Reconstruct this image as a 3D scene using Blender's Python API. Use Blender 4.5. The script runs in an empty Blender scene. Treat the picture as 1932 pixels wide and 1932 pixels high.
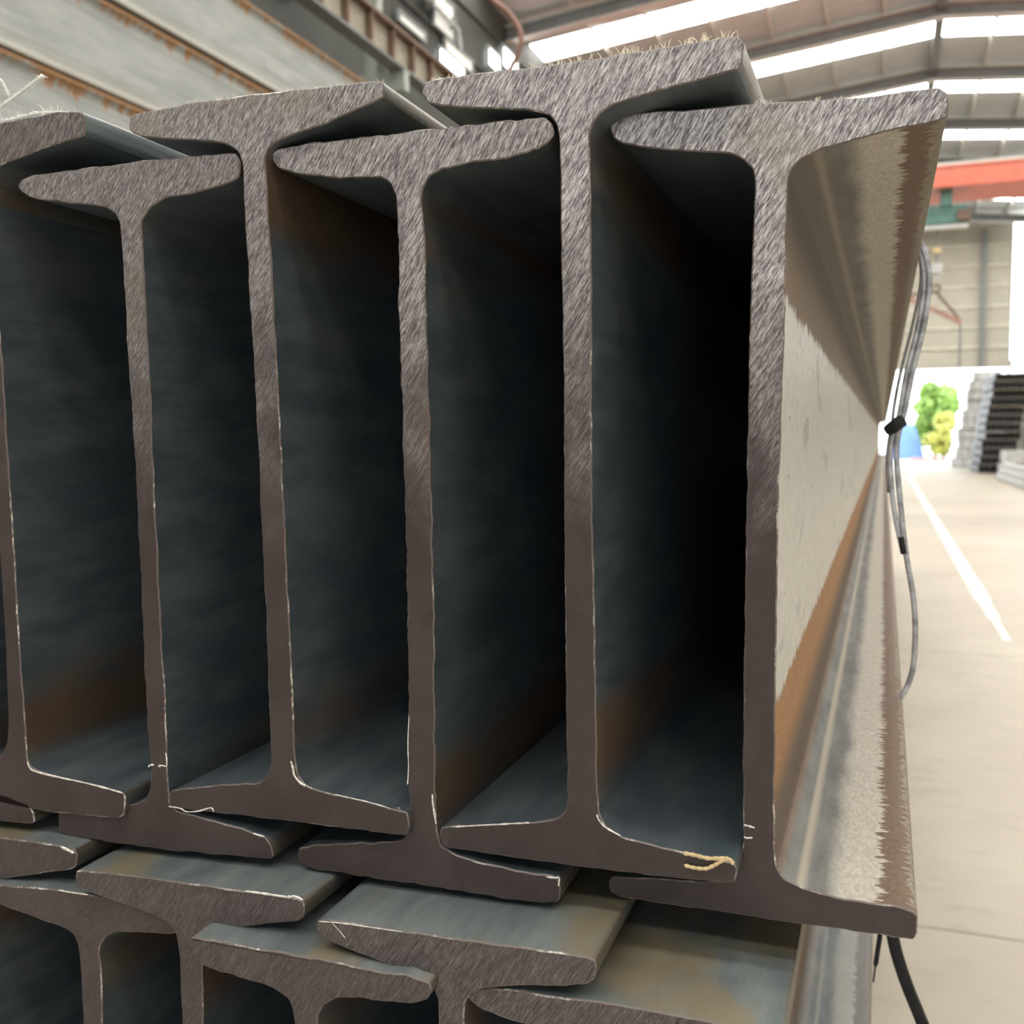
import bpy, bmesh, math, random
from mathutils import Vector, Matrix, noise
random.seed(7)
SC = bpy.context.scene
COL = SC.collection
H = 1.6                                   # lens height above the shop floor

# ------------------------------------------------------------------ camera
cd = bpy.data.cameras.new('camera')
cam = bpy.data.objects.new('camera', cd); COL.objects.link(cam)
cd.sensor_width = 36.0
cd.lens = 36.0 * 1907.0 / 1932.0
cd.clip_start = 0.02; cd.clip_end = 400
cd.dof.use_dof = True; cd.dof.focus_distance = 0.56; cd.dof.aperture_fstop = 12.0
R = Matrix(((0.93874120, -0.01966909, 0.34406116),
            (0.34456632, 0.07166194, -0.93602276),
            (-0.00624538, 0.99723502, 0.07404932)))
cam.matrix_world = Matrix.Translation((0, 0, H)) @ R.to_4x4()
SC.camera = cam

# ------------------------------------------------------------------ light and exposure
SC.view_settings.view_transform = 'Standard'
SC.view_settings.look = 'None'
SC.view_settings.gamma = 1.0
SC.view_settings.use_curve_mapping = False
SC.view_settings.exposure = 0.0
SKYLIGHT = 12.5
WINDOW = 6.0
w = bpy.data.worlds.new('overcast_sky'); SC.world = w; w.use_nodes = True
bg = w.node_tree.nodes['Background']
bg.inputs[0].default_value = (0.93, 0.97, 1.0, 1); bg.inputs[1].default_value = 4.5
SC.cycles.max_bounces = 9; SC.cycles.diffuse_bounces = 6; SC.cycles.glossy_bounces = 5
SC.cycles.caustics_reflective = False; SC.cycles.caustics_refractive = False
SC.cycles.sample_clamp_indirect = 6.0

# ------------------------------------------------------------------ materials
class NT:
    def __init__(s, name):
        m = bpy.data.materials.new(name); m.use_nodes = True
        s.m = m; s.t = m.node_tree; s.n = s.t.nodes
        s.b = s.n['Principled BSDF']
    def link(s, a, b): s.t.links.new(a, b)
    def put(s, sock, v):
        if hasattr(v, 'is_output'): s.link(v, sock)
        else:
            if isinstance(v, tuple) and len(v) == 3 and sock.type == 'RGBA': v = v + (1,)
            sock.default_value = v
    def math(s, op, a, b=0.0, c=None, clamp=False):
        n = s.n.new('ShaderNodeMath'); n.operation = op; n.use_clamp = clamp
        s.put(n.inputs[0], a); s.put(n.inputs[1], b)
        if c is not None: s.put(n.inputs[2], c)
        return n.outputs[0]
    def step(s, v, lo, hi):
        n = s.n.new('ShaderNodeMapRange'); n.interpolation_type = 'SMOOTHSTEP'
        s.put(n.inputs[0], v); n.inputs[1].default_value = lo; n.inputs[2].default_value = hi
        return n.outputs[0]
    def mix(s, f, a, b):
        n = s.n.new('ShaderNodeMix'); n.data_type = 'RGBA'
        s.put(n.inputs[0], f); s.put(n.inputs[6], a); s.put(n.inputs[7], b)
        return n.outputs[2]
    def pos(s):
        return s.n.new('ShaderNodeNewGeometry').outputs['Position']
    def xyz(s, v):
        n = s.n.new('ShaderNodeSeparateXYZ'); s.link(v, n.inputs[0]); return n.outputs
    def vec(s, x, y, z):
        n = s.n.new('ShaderNodeCombineXYZ')
        for i, v in enumerate((x, y, z)): s.put(n.inputs[i], v)
        return n.outputs[0]
    def mapping(s, v, scale=(1, 1, 1), rot=(0, 0, 0), loc=(0, 0, 0)):
        n = s.n.new('ShaderNodeMapping'); s.link(v, n.inputs[0])
        n.inputs[1].default_value = loc; n.inputs[2].default_value = rot; n.inputs[3].default_value = scale
        return n.outputs[0]
    def noise(s, v, scale=1.0, detail=3.0, rough=0.55, dist=0.0):
        n = s.n.new('ShaderNodeTexNoise'); s.link(v, n.inputs['Vector'])
        n.inputs['Scale'].default_value = scale; n.inputs['Detail'].default_value = detail
        n.inputs['Roughness'].default_value = rough; n.inputs['Distortion'].default_value = dist
        return n.outputs[0]
    def attr(s, name, kind='GEOMETRY'):
        n = s.n.new('ShaderNodeAttribute'); n.attribute_name = name; n.attribute_type = kind
        return n.outputs['Fac']
    def bump(s, h, strength, dist):
        n = s.n.new('ShaderNodeBump'); s.put(n.inputs['Height'], h)
        n.inputs['Strength'].default_value = strength; n.inputs['Distance'].default_value = dist
        s.link(n.outputs[0], s.b.inputs['Normal'])
    def out(s, base, rough=0.6, metal=0.0, spec=0.5):
        s.put(s.b.inputs['Base Color'], base); s.put(s.b.inputs['Roughness'], rough)
        s.put(s.b.inputs['Metallic'], metal); s.put(s.b.inputs['Specular IOR Level'], spec)
        return s.m

def plain(name, col, rough=0.6, metal=0.0, var=0.15, scale=6.0, stretch=(1, 1, 1), bump=0.0):
    t = NT(name); p = t.mapping(t.pos(), stretch)
    n = t.noise(p, scale, 4, 0.6)
    d = tuple(c * (1 - var) for c in col); l = tuple(min(1, c * (1 + var)) for c in col)
    if bump: t.bump(n, bump, 0.01)
    return t.out(t.mix(t.step(n, 0.3, 0.7), d, l), rough, metal)

def emit(name, col, strength):
    t = NT(name)
    p = t.noise(t.mapping(t.pos(), (0.3, 2, 1)), 2.0, 3)
    t.put(t.b.inputs['Base Color'], (0.8, 0.8, 0.75))
    t.put(t.b.inputs['Emission Color'], t.mix(p, tuple(c * 0.9 for c in col), col))
    t.b.inputs['Emission Strength'].default_value = strength
    return t.m

def m_scale():
    """rolled skin of a beam: blue grey mill scale, rust by the fillets; the side left bare to the aisle is worn pale"""
    t = NT('mill_scale'); P = t.pos(); x, y, z = t.xyz(P)
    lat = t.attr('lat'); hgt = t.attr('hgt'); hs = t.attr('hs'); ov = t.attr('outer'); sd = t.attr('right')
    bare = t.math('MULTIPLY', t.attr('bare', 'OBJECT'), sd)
    big = t.noise(t.mapping(P, (9, 1.6, 9)), 1.0, 4, 0.6, 0.4)
    mid = t.noise(t.mapping(P, (60, 14, 60)), 1.0, 4, 0.65)
    fine = t.noise(t.mapping(P, (420, 160, 420)), 1.0, 3, 0.7)
    grain = t.noise(t.mapping(P, (700, 300, 120)), 1.0, 3, 0.7)
    c = lambda n, k: t.math('MULTIPLY', t.math('SUBTRACT', n, 0.5), k)
    mul = lambda *v: v[0] if len(v) == 1 else t.math('MULTIPLY', v[0], mul(*v[1:]))
    inv = lambda v: t.math('SUBTRACT', 1.0, v)
    # sheltered skin
    base = t.mix(t.step(mid, 0.35, 0.68), (0.085, 0.110, 0.132), (0.140, 0.168, 0.184))
    hh = t.math('ADD', hgt, t.math('ADD', c(mid, 0.25), c(big, 0.5)))
    rw = mul(t.step(hh, 0.60, 0.74), inv(t.step(hgt, 0.80, 0.88)), t.step(big, 0.36, 0.56))
    base = t.mix(mul(rw, 0.8), base, t.mix(fine, (0.085, 0.050, 0.028), (0.17, 0.092, 0.042)))
    outer = mul(ov, t.step(t.noise(t.mapping(P, (14, 9, 14)), 1.0, 3), 0.48, 0.62))
    top = t.mix(t.step(mid, 0.3, 0.7), (0.115, 0.136, 0.140), (0.195, 0.215, 0.215))
    base = t.mix(mul(ov, 0.85), base, top)
    base = t.mix(mul(outer, 0.75), base, (0.205, 0.160, 0.092))
    base = t.mix(mul(t.step(lat, 0.955, 0.985), t.step(mid, 0.25, 0.6)), base, (0.135, 0.112, 0.088))
    base = t.mix(t.step(fine, 0.64, 0.82), base, (0.22, 0.22, 0.21))
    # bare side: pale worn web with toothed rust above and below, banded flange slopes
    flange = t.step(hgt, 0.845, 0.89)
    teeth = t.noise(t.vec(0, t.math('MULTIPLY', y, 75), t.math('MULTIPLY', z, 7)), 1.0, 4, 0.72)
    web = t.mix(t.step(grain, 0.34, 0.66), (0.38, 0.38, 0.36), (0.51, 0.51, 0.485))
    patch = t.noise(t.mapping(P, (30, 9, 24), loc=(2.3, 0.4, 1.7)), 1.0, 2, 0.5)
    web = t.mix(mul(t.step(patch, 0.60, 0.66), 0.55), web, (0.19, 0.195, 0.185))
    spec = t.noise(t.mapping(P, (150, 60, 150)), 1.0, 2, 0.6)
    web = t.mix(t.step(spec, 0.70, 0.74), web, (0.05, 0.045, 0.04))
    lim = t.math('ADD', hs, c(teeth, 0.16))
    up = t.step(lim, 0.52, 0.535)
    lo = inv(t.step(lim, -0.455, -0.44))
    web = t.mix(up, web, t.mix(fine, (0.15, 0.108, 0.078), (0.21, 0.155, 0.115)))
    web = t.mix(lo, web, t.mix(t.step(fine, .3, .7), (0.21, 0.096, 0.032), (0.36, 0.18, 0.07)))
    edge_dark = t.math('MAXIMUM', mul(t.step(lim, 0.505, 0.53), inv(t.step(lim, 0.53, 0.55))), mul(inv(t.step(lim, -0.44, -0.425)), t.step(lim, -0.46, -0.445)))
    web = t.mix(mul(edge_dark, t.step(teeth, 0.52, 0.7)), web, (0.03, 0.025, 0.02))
    fil_shade = mul(t.step(hgt, 0.60, 0.76), inv(flange))  # crease shade along the fillets, put into the colour
    web = t.mix(mul(fil_shade, 0.8), web, t.mix(mid, (0.040, 0.038, 0.036), (0.075, 0.070, 0.064)))
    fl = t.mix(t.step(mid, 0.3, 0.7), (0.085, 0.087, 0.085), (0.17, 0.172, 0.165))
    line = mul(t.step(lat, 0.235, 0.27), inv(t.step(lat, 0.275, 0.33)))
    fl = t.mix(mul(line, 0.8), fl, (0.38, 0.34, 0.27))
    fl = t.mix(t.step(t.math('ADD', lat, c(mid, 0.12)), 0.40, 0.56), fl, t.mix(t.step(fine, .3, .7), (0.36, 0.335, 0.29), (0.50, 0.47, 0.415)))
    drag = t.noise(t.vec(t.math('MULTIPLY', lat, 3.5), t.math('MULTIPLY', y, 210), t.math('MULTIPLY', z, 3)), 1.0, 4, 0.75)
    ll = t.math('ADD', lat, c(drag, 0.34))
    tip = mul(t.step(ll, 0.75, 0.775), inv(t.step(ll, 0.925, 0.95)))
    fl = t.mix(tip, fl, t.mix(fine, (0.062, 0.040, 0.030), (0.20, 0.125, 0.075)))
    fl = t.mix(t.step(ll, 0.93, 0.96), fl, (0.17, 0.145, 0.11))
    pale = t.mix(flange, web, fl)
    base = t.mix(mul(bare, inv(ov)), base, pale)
    t.bump(t.math('ADD', t.math('MULTIPLY', fine, 0.6), mid), 0.3, 0.0012)
    r = t.math('ADD', 0.34, t.math('MULTIPLY', mid, 0.16))
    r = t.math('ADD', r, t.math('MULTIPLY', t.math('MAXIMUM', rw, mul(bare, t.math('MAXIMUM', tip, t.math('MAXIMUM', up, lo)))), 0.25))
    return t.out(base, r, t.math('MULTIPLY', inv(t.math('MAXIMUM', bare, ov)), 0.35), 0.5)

def m_face():
    """saw cut end: brown oxide with slanting bright scratches, paler upwards from grinding and from painted-in light from above"""
    t = NT('sawn_face'); P = t.pos()
    pol_light = t.attr('polish_light', 'OBJECT'); hs = t.attr('hs')
    big = t.noise(P, 26, 4, 0.6, 0.5)
    s1 = t.noise(t.mapping(t.mapping(P, rot=(0, math.radians(-27), 0)), (3000, 100, 230)), 1.0, 3, 0.75, 0.5)
    s2 = t.noise(t.mapping(t.mapping(P, rot=(0, math.radians(-34), 0)), (1150, 100, 110)), 1.0, 3, 0.7, 0.6)
    fine = t.noise(P, 900, 2, 0.6)
    s = t.math('ADD', t.math('MULTIPLY', s1, 0.6), t.math('MULTIPLY', s2, 0.4))
    ground = t.math('MULTIPLY', pol_light, t.step(t.math('ADD', hs, t.math('MULTIPLY', t.math('SUBTRACT', big, 0.5), 0.9)), -0.15, 0.9))  # lighter towards the top: grinding plus overhead light put into the colour
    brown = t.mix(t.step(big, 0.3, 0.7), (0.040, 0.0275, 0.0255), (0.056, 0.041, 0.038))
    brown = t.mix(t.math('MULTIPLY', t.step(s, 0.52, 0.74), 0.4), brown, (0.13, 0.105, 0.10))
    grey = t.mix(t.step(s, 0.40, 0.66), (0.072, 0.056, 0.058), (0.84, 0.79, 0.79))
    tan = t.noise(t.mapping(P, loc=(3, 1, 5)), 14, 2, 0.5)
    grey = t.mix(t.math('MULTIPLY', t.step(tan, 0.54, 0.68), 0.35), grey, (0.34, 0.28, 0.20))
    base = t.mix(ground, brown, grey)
    base = t.mix(t.step(fine, 0.76, 0.84), base, (0.4, 0.36, 0.34))
    t.bump(s, 0.4, 0.0008)
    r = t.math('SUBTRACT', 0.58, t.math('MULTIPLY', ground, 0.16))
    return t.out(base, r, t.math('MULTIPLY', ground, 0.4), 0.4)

def m_edge():
    t = NT('bare_edge'); P = t.pos()
    n = t.noise(P, 120, 4, 0.75); b = t.noise(P, 16, 3)
    f = t.math('MULTIPLY', t.step(n, 0.47, 0.66), t.step(b, 0.46, 0.66))
    return t.out(t.mix(f, (0.13, 0.10, 0.09), (0.75, 0.70, 0.64)), 0.4, t.math('MULTIPLY', f, 0.5))

def m_stack():
    """weathered grey beams of the far stack, orange rust by the edges with runs below"""
    t = NT('weathered_beam'); P = t.pos(); x, y, z = t.xyz(P)
    lat = t.attr('lat'); hs = t.attr('hs')
    n = t.noise(t.mapping(P, (8, 3, 14)), 1.0, 4, 0.65); f = t.noise(P, 60, 3, 0.7)
    base = t.mix(t.step(n, 0.3, 0.7), (0.34, 0.365, 0.37), (0.45, 0.475, 0.48))
    low = t.math('SUBTRACT', 1.0, t.step(t.math('ADD', hs, t.math('MULTIPLY', t.math('SUBTRACT', n, 0.5), 0.35)), -0.95, -0.45))
    base = t.mix(t.math('MULTIPLY', low, 0.5), base, (0.36, 0.325, 0.255))
    band = t.noise(t.vec(0, t.math('MULTIPLY', y, 0.25), t.math('MULTIPLY', z, 22)), 1.0, 3, 0.6)
    base = t.mix(t.math('MULTIPLY', t.step(band, 0.5, 0.7), 0.5), base, (0.22, 0.225, 0.215))
    runs = t.noise(t.vec(0, t.math('MULTIPLY', y, 15), t.math('MULTIPLY', z, 1.2)), 1.0, 5, 0.75)
    hi = t.step(hs, 0.30, 1.0); edge = t.step(t.math('ABSOLUTE', hs), 0.90, 0.97)
    rm = t.step(t.math('ADD', t.math('ADD', t.math('MULTIPLY', hi, 0.28), t.math('MULTIPLY', edge, 0.10)), runs), 0.71, 0.80)
    spot = t.step(t.noise(t.mapping(P, (15, 10, 9)), 1.0, 1, 0.4), 0.74, 0.79)
    base = t.mix(t.math('MULTIPLY', rm, 0.85), base, t.mix(f, (0.30, 0.13, 0.05), (0.50, 0.25, 0.07)))
    base = t.mix(spot, base, t.mix(f, (0.45, 0.2, 0.04), (0.62, 0.36, 0.04)))
    base = t.mix(t.step(f, 0.66, 0.8), base, (0.5, 0.5, 0.49))
    return t.out(base, 0.6, 0.0, 0.4)

def m_floor():
    t = NT('concrete_floor'); P = t.pos()
    a = t.noise(P, 0.7, 5, 0.62); b = t.noise(t.mapping(P, (3, 9, 3)), 1.0, 4, 0.6); c = t.noise(P, 55, 4, 0.7)
    base = t.mix(t.step(a, 0.3, 0.7), (0.365, 0.322, 0.262), (0.44, 0.395, 0.328))
    base = t.mix(t.math('MULTIPLY', t.step(b, 0.52, 0.72), 0.45), base, (0.27, 0.24, 0.19))
    base = t.mix(t.step(c, 0.66, 0.8), base, (0.2, 0.17, 0.14))
    t.bump(c, 0.2, 0.002)
    return t.out(base, 0.5, 0.0, 0.45)

M = {}
M['scale'] = m_scale(); M['face'] = m_face(); M['edge'] = m_edge(); M['stack'] = m_stack(); M['floor'] = m_floor()
M['joint'] = plain('dark_joint', (0.10, 0.085, 0.07), 0.9)
M['paint'] = plain('worn_white_paint', (0.80, 0.79, 0.77), 0.55, 0, 0.06, 9)
M['farwall'] = plain('cream_wall_sheet', (0.58, 0.555, 0.48), 0.6, 0, 0.06, 1.0)
M['sidewall'] = plain('dark_green_grey_sheet', (0.045, 0.050, 0.047), 0.7, 0, 0.15, 0.8)
M['roof'] = plain('roof_sheet_grey', (0.54, 0.565, 0.58), 0.55, 0, 0.08, 1.2, (1, 6, 1))
M['foil'] = plain('pale_purlin_steel', (0.62, 0.61, 0.58), 0.45, 0, 0.06)
M['rafter'] = plain('rafter_grey', (0.175, 0.185, 0.19), 0.6, 0, 0.1)
M['post'] = plain('blue_grey_steel_post', (0.27, 0.29, 0.30), 0.55)
M['colgreen'] = plain('pale_green_post', (0.36, 0.40, 0.36), 0.55)
M['red'] = plain('crane_red', (0.74, 0.20, 0.14), 0.45, 0, 0.06)
M['teal'] = plain('hoist_teal', (0.10, 0.22, 0.20), 0.5)
M['brownsteel'] = plain('rusty_brown_steel', (0.17, 0.105, 0.075), 0.6)
M['palesteel'] = plain('dusty_pale_steel', (0.33, 0.30, 0.245), 0.6)
M['rib'] = plain('pale_rib', (0.80, 0.77, 0.68), 0.5)
M['pink'] = plain('faded_red_oxide', (0.40, 0.24, 0.20), 0.6)
M['black'] = plain('black_strap', (0.012, 0.011, 0.012), 0.85, 0, 0.3, 90, (1, 1, 1), 0.3)
M['strapgrey'] = plain('grey_steel_strap', (0.34, 0.34, 0.35), 0.45, 0.3, 0.45, 70)
M['straw'] = plain('dry_straw', (0.62, 0.47, 0.26), 0.7, 0, 0.15, 120)
M['burr'] = plain('frayed_burr', (0.88, 0.80, 0.64), 0.5, 0.1, 0.2, 200)
M['twine'] = plain('white_frayed_twine', (0.75, 0.74, 0.70), 0.8, 0, 0.08, 200)
M['silver'] = plain('scraped_silver', (0.78, 0.74, 0.69), 0.35, 0.35, 0.25, 400)
M['cable'] = plain('rusty_red_cable', (0.26, 0.13, 0.10), 0.5)
M['tube'] = plain('black_tube_bundle', (0.048, 0.050, 0.056), 0.5, 0.1, 0.3, 3)
M['tubelight'] = plain('bundle_wrapping', (0.90, 0.90, 0.91), 0.6)
M['paleblock'] = plain('pale_steel_slab', (0.55, 0.56, 0.57), 0.5)
M['timber'] = plain('grey_timber', (0.21, 0.18, 0.15), 0.8, 0, 0.25, 5, (2, 2, 20))
M['ground'] = plain('pale_yard_concrete', (0.62, 0.60, 0.56), 0.8)
M['leaf'] = plain('fresh_green_leaf', (0.30, 0.46, 0.11), 0.55, 0, 0.3, 2)
M['leafy'] = plain('yellow_green_leaf', (0.52, 0.52, 0.14), 0.55, 0, 0.25, 2)
M['bark'] = plain('bark', (0.14, 0.10, 0.07), 0.9)
M['blue'] = plain('blue_tarpaulin', (0.12, 0.23, 0.52), 0.6)
M['skylight'] = emit('lit_skylight_sheet', (1.0, 0.97, 0.90), SKYLIGHT)
M['window'] = emit('lit_window_pane', (1.0, 1.0, 0.98), WINDOW)
M['dimpane'] = emit('dim_frosted_pane', (0.95, 1.0, 1.0), 0.32)

# ------------------------------------------------------------------ mesh helpers
class MB:
    def __init__(s): s.v = []; s.f = []; s.mi = []; s.cur = 0
    def add(s, vs, fs):
        o = len(s.v); s.v += [tuple(p) for p in vs]
        for f in fs: s.f.append(tuple(i + o for i in f)); s.mi.append(s.cur)
    def box(s, x0, x1, y0, y1, z0, z1, mat=None):
        vs = [Vector(p) for p in ((x0,y0,z0),(x1,y0,z0),(x1,y1,z0),(x0,y1,z0),(x0,y0,z1),(x1,y0,z1),(x1,y1,z1),(x0,y1,z1))]
        if mat: vs = [mat @ p for p in vs]
        s.add(vs, [(0,3,2,1),(4,5,6,7),(0,1,5,4),(1,2,6,5),(2,3,7,6),(3,0,4,7)])
    def bar(s, a, b, w, h, up=(0, 0, 1)):
        a = Vector(a); b = Vector(b); d = (b - a); L = d.length; d.normalize()
        r = d.cross(Vector(up))
        if r.length < 1e-4: r = d.cross(Vector((1, 0, 0)))
        r.normalize(); u = r.cross(d)
        m = Matrix((r, d, u)).transposed().to_4x4(); m.translation = a
        s.box(-w/2, w/2, 0, L, -h/2, h/2, m)
    def prism(s, pts, y0, y1):            # x,z outline (clockwise seen from the front) swept along y
        n = len(pts)
        s.add([(x, y0, z) for x, z in pts] + [(x, y1, z) for x, z in pts],
              [tuple(range(n)), tuple(range(2*n - 1, n - 1, -1))] + [(i, i + n, (i + 1) % n + n, (i + 1) % n) for i in range(n)])
    def tube(s, pts, r, n=8, flat=1.0, up=(0, 1, 0)):
        pts = [Vector(p) for p in pts]; rings = []
        for i, p in enumerate(pts):
            d = (pts[min(i + 1, len(pts) - 1)] - pts[max(i - 1, 0)]).normalized()
            a = d.cross(Vector(up))
            if a.length < 1e-3: a = d.cross(Vector((1, 0.3, 0)))
            a.normalize(); b = a.cross(d)
            rr = r[i] if isinstance(r, (list, tuple)) else r
            rings.append([p + a * math.cos(2*math.pi*k/n) * rr + b * math.sin(2*math.pi*k/n) * rr * flat for k in range(n)])
        vs = [q for rg in rings for q in rg]; fs = []
        for i in range(len(pts) - 1):
            for k in range(n): fs.append((i*n + k, i*n + (k+1) % n, (i+1)*n + (k+1) % n, (i+1)*n + k))
        fs.append(tuple(range(n - 1, -1, -1))); fs.append(tuple(range((len(pts)-1)*n, len(pts)*n)))
        s.add(vs, fs)
    def mesh(s, name, mats, smooth=False, angle=35):
        me = bpy.data.meshes.new(name); me.from_pydata(s.v, [], s.f)
        for m in (mats if isinstance(mats, (list, tuple)) else [mats]): me.materials.append(m)
        me.polygons.foreach_set('material_index', s.mi)
        if smooth:
            me.polygons.foreach_set('use_smooth', [True] * len(me.polygons))
            me.set_sharp_from_angle(angle=math.radians(angle))
        me.update(); return me

def link(name, me, parent=None, loc=(0, 0, 0)):
    o = bpy.data.objects.new(name, me); COL.objects.link(o); o.location = loc
    if parent: o.parent = parent
    return o
def tag(o, label, cat, group=None):
    o['label'] = label; o['category'] = cat
    if group: o['group'] = group
    return o
def empty(name, loc=(0, 0, 0)):
    o = bpy.data.objects.new(name, None); COL.objects.link(o); o.location = loc; o.empty_display_size = 0.1
    return o
def struct(name, label=None):
    o = empty(name); o['kind'] = 'structure'; o['label'] = label or name; return o
def part(name, mb, mat, parent, smooth=False, loc=(0, 0, 0)):
    return link(name, mb.mesh(name, mat, smooth), parent, loc)
def boxpart(name, parent, mat, *b):
    mb = MB(); mb.box(*b); return part(name, mb, mat, parent)
def spline(pts, n=8):
    pts = [Vector(p) for p in pts]; out = []
    P = [2*pts[0] - pts[1]] + pts + [2*pts[-1] - pts[-2]]
    for i in range(1, len(P) - 2):
        for k in range(n):
            t = k / n; a, b, c, d = P[i-1], P[i], P[i+1], P[i+2]
            out.append(0.5*((2*b) + (c-a)*t + (2*a-5*b+4*c-d)*t*t + (3*b-a-3*c+d)*t**3))
    out.append(pts[-1]); return out

# ------------------------------------------------------------------ the hall
RX, RZ, SL = 1.05, 11.7, 0.10            # ridge line and roof fall
XL, XR, YN, YF = -8.0, 10.1, -14.0, 52.0
def roof_z(x): return RZ - SL * abs(x - RX)

fl = struct('floor', 'beige concrete floor of the steel yard hall')
boxpart('base', fl, M['joint'], XL, XR, YN, YF, -0.3, -0.02)
ys = [YN, -10.0, -5.5, -1.0, 3.45, 8.0, 12.5, 17.0, 21.5, 26.0, 31.0, 36.0, 41.0, 46.0, YF]
for k in range(len(ys) - 1):
    boxpart('slab', fl, M['floor'], XL, XR, ys[k] + 0.004, ys[k+1] - 0.004, -0.02, 0.0)
mb = MB()
y = 8.6
while y < 51:                                   # worn line: broken into short strokes towards the near end
    wdt = 0.07 * min(1, (y - 7.5) / 3.0)
    mb.box(0.93 - wdt, 0.93 + wdt, y, y + 1.0, 0.0, 0.002); y += 1.0
part('painted_line', mb, M['paint'], fl)

# far gable wall: sheets laid one above another, door and window left open
wf = struct('wall_far', 'cream sheeted gable wall at the far end')
DX0, DX1, DZ = -2.6, 5.3, 4.7
WX0, WX1, WZ0, WZ1 = 5.36, 8.6, 4.45, 11.5
z = 0.0; row = 0
while z < 11.6:
    z1 = z + 0.94
    xl = max(XL, RX - (RZ - z) / SL); xr = min(XR, RX + (RZ - z) / SL)
    spans = [(xl, xr)]
    def cut(sp, a, b):
        o = []
        for p, q in sp:
            if b <= p or a >= q: o.append((p, q)); continue
            if a > p: o.append((p, a))
            if b < q: o.append((b, q))
        return o
    if z < DZ - 0.3: spans = cut(spans, DX0, DX1)
    if z1 > WZ0 and z < WZ1: spans = cut(spans, WX0, WX1)
    for a, b in spans:
        mb = MB(); o = 0.012 * (row % 2)
        mb.box(a, b, YF + o, YF + 0.08, z, z1 - 0.02)
        part('wall_sheet', mb, M['farwall'], wf)
        boxpart('lap_rib', wf, M['rib'], a, b, YF - 0.07, YF + 0.05, z1 - 0.085, z1)
    z = z1; row += 1
boxpart('door_lintel', wf, M['farwall'], DX0 - 0.2, DX1 + 0.2, YF - 0.06, YF + 0.1, 4.66, 5.0)
for px_, wd in ((4.17, 0.2), (-4.0, 0.2), (9.2, 0.2)):
    zb = 4.66 if px_ == 4.17 else 0
    mb = MB(); mb.box(px_ - wd/2, px_ + wd/2, YF - 0.3, YF - 0.27, zb, roof_z(px_) - .4)
    mb.box(px_ - wd/2, px_ + wd/2, YF - 0.09, YF - 0.06, zb, roof_z(px_) - .4)
    mb.box(px_ - 0.01, px_ + 0.01, YF - 0.27, YF - 0.09, zb, roof_z(px_) - .4)
    part('wall_post', mb, M['post'], wf)
w1 = struct('window_1', 'tall bright window in the far wall')
boxpart('pane', w1, M['window'], WX0, WX1, YF + 0.03, YF + 0.05, WZ0, WZ1)
for x in (WX0, 6.4, 7.5, WX1): boxpart('mullion', w1, M['paleblock'], x - 0.03, x + 0.03, YF - 0.02, YF + 0.03, WZ0, WZ1)
z = WZ0
while z < WZ1 + 0.01:
    boxpart('glazing_bar', w1, M['paleblock'], WX0, WX1, YF - 0.01, YF + 0.03, z - 0.02, z + 0.02); z += (WZ1 - WZ0) / 7

# left wall, dark sheeting on posts, small bright clerestory openings
wl = struct('wall_left', 'dark grey-green sheeted side wall')
for k in range(11):
    y0 = YN + 6 * k
    mb = MB(); mb.box(XL - 0.1, XL, y0, min(YF, y0 + 5.98), 0, roof_z(XL) + 0.05)
    for r in range(11): mb.box(XL, XL + 0.05, y0, min(YF, y0 + 5.98), 0.6 + r * 0.95, 0.64 + r * 0.95)
    part('wall_sheet', mb, M['sidewall'], wl)
for y in (-4.4, 4.6, 13.6, 22.6, 31.6, 40.6, 49.6):
    ph = roof_z(-7) - .5 if y < 15 else 6.88
    mb = MB(); mb.box(-7.22, -7.2, y - 0.09, y + 0.09, 0, ph); mb.box(-7.02, -7.0, y - 0.09, y + 0.09, 0, ph)
    mb.box(-7.2, -7.02, y - 0.012, y + 0.012, 0, ph)
    part('wall_post', mb, M['colgreen'], wl)
n = 2
for (yc, zc, wy, hz, mt) in ((18.35, 8.72, 1.15, 0.24, 'window'), (16.18, 7.97, 0.34, 0.24, 'window'), (20.6, 9.55, 0.62, 0.34, 'window'),
                             (21.6, 9.85, 0.9, 0.4, 'window'), (18.0, 9.5, 0.9, 0.62, 'dimpane'), (16.62, 8.79, 1.0, 0.12, 'dimpane'), (12.3, 7.95, 0.9, 0.3, 'dimpane'), (18.7, 9.0, 1.3, 0.2, 'dimpane')):
    ww = struct('window_%d' % n, 'small clerestory opening in the dark side wall'); n += 1
    boxpart('pane', ww, M[mt], XL + 0.06, XL + 0.08, yc - wy/2, yc + wy/2, zc - hz/2, zc + hz/2)
    mb = MB()
    for a, b, c, d in ((yc - wy/2 - .05, yc + wy/2 + .05, zc + hz/2, zc + hz/2 + .04), (yc - wy/2 - .05, yc + wy/2 + .05, zc - hz/2 - .04, zc - hz/2)):
        mb.box(XL + 0.05, XL + 0.11, a, b, c, d)
    for a in (yc - wy/2 - .05, yc + wy/2): mb.box(XL + 0.05, XL + 0.11, a, a + .05, zc - hz/2, zc + hz/2)
    part('window_frame', mb, M['post'], ww)
wr = struct('wall_right', 'pale sheeted side wall along the aisle')
for k in range(11):
    y0 = YN + 6 * k
    mb = MB(); mb.box(XR, XR + 0.1, y0, min(YF, y0 + 5.98), 0, roof_z(XR) + 0.05)
    part('wall_sheet', mb, M['farwall'], wr)
wn = struct('wall_near', 'gable wall behind the viewer')
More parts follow.
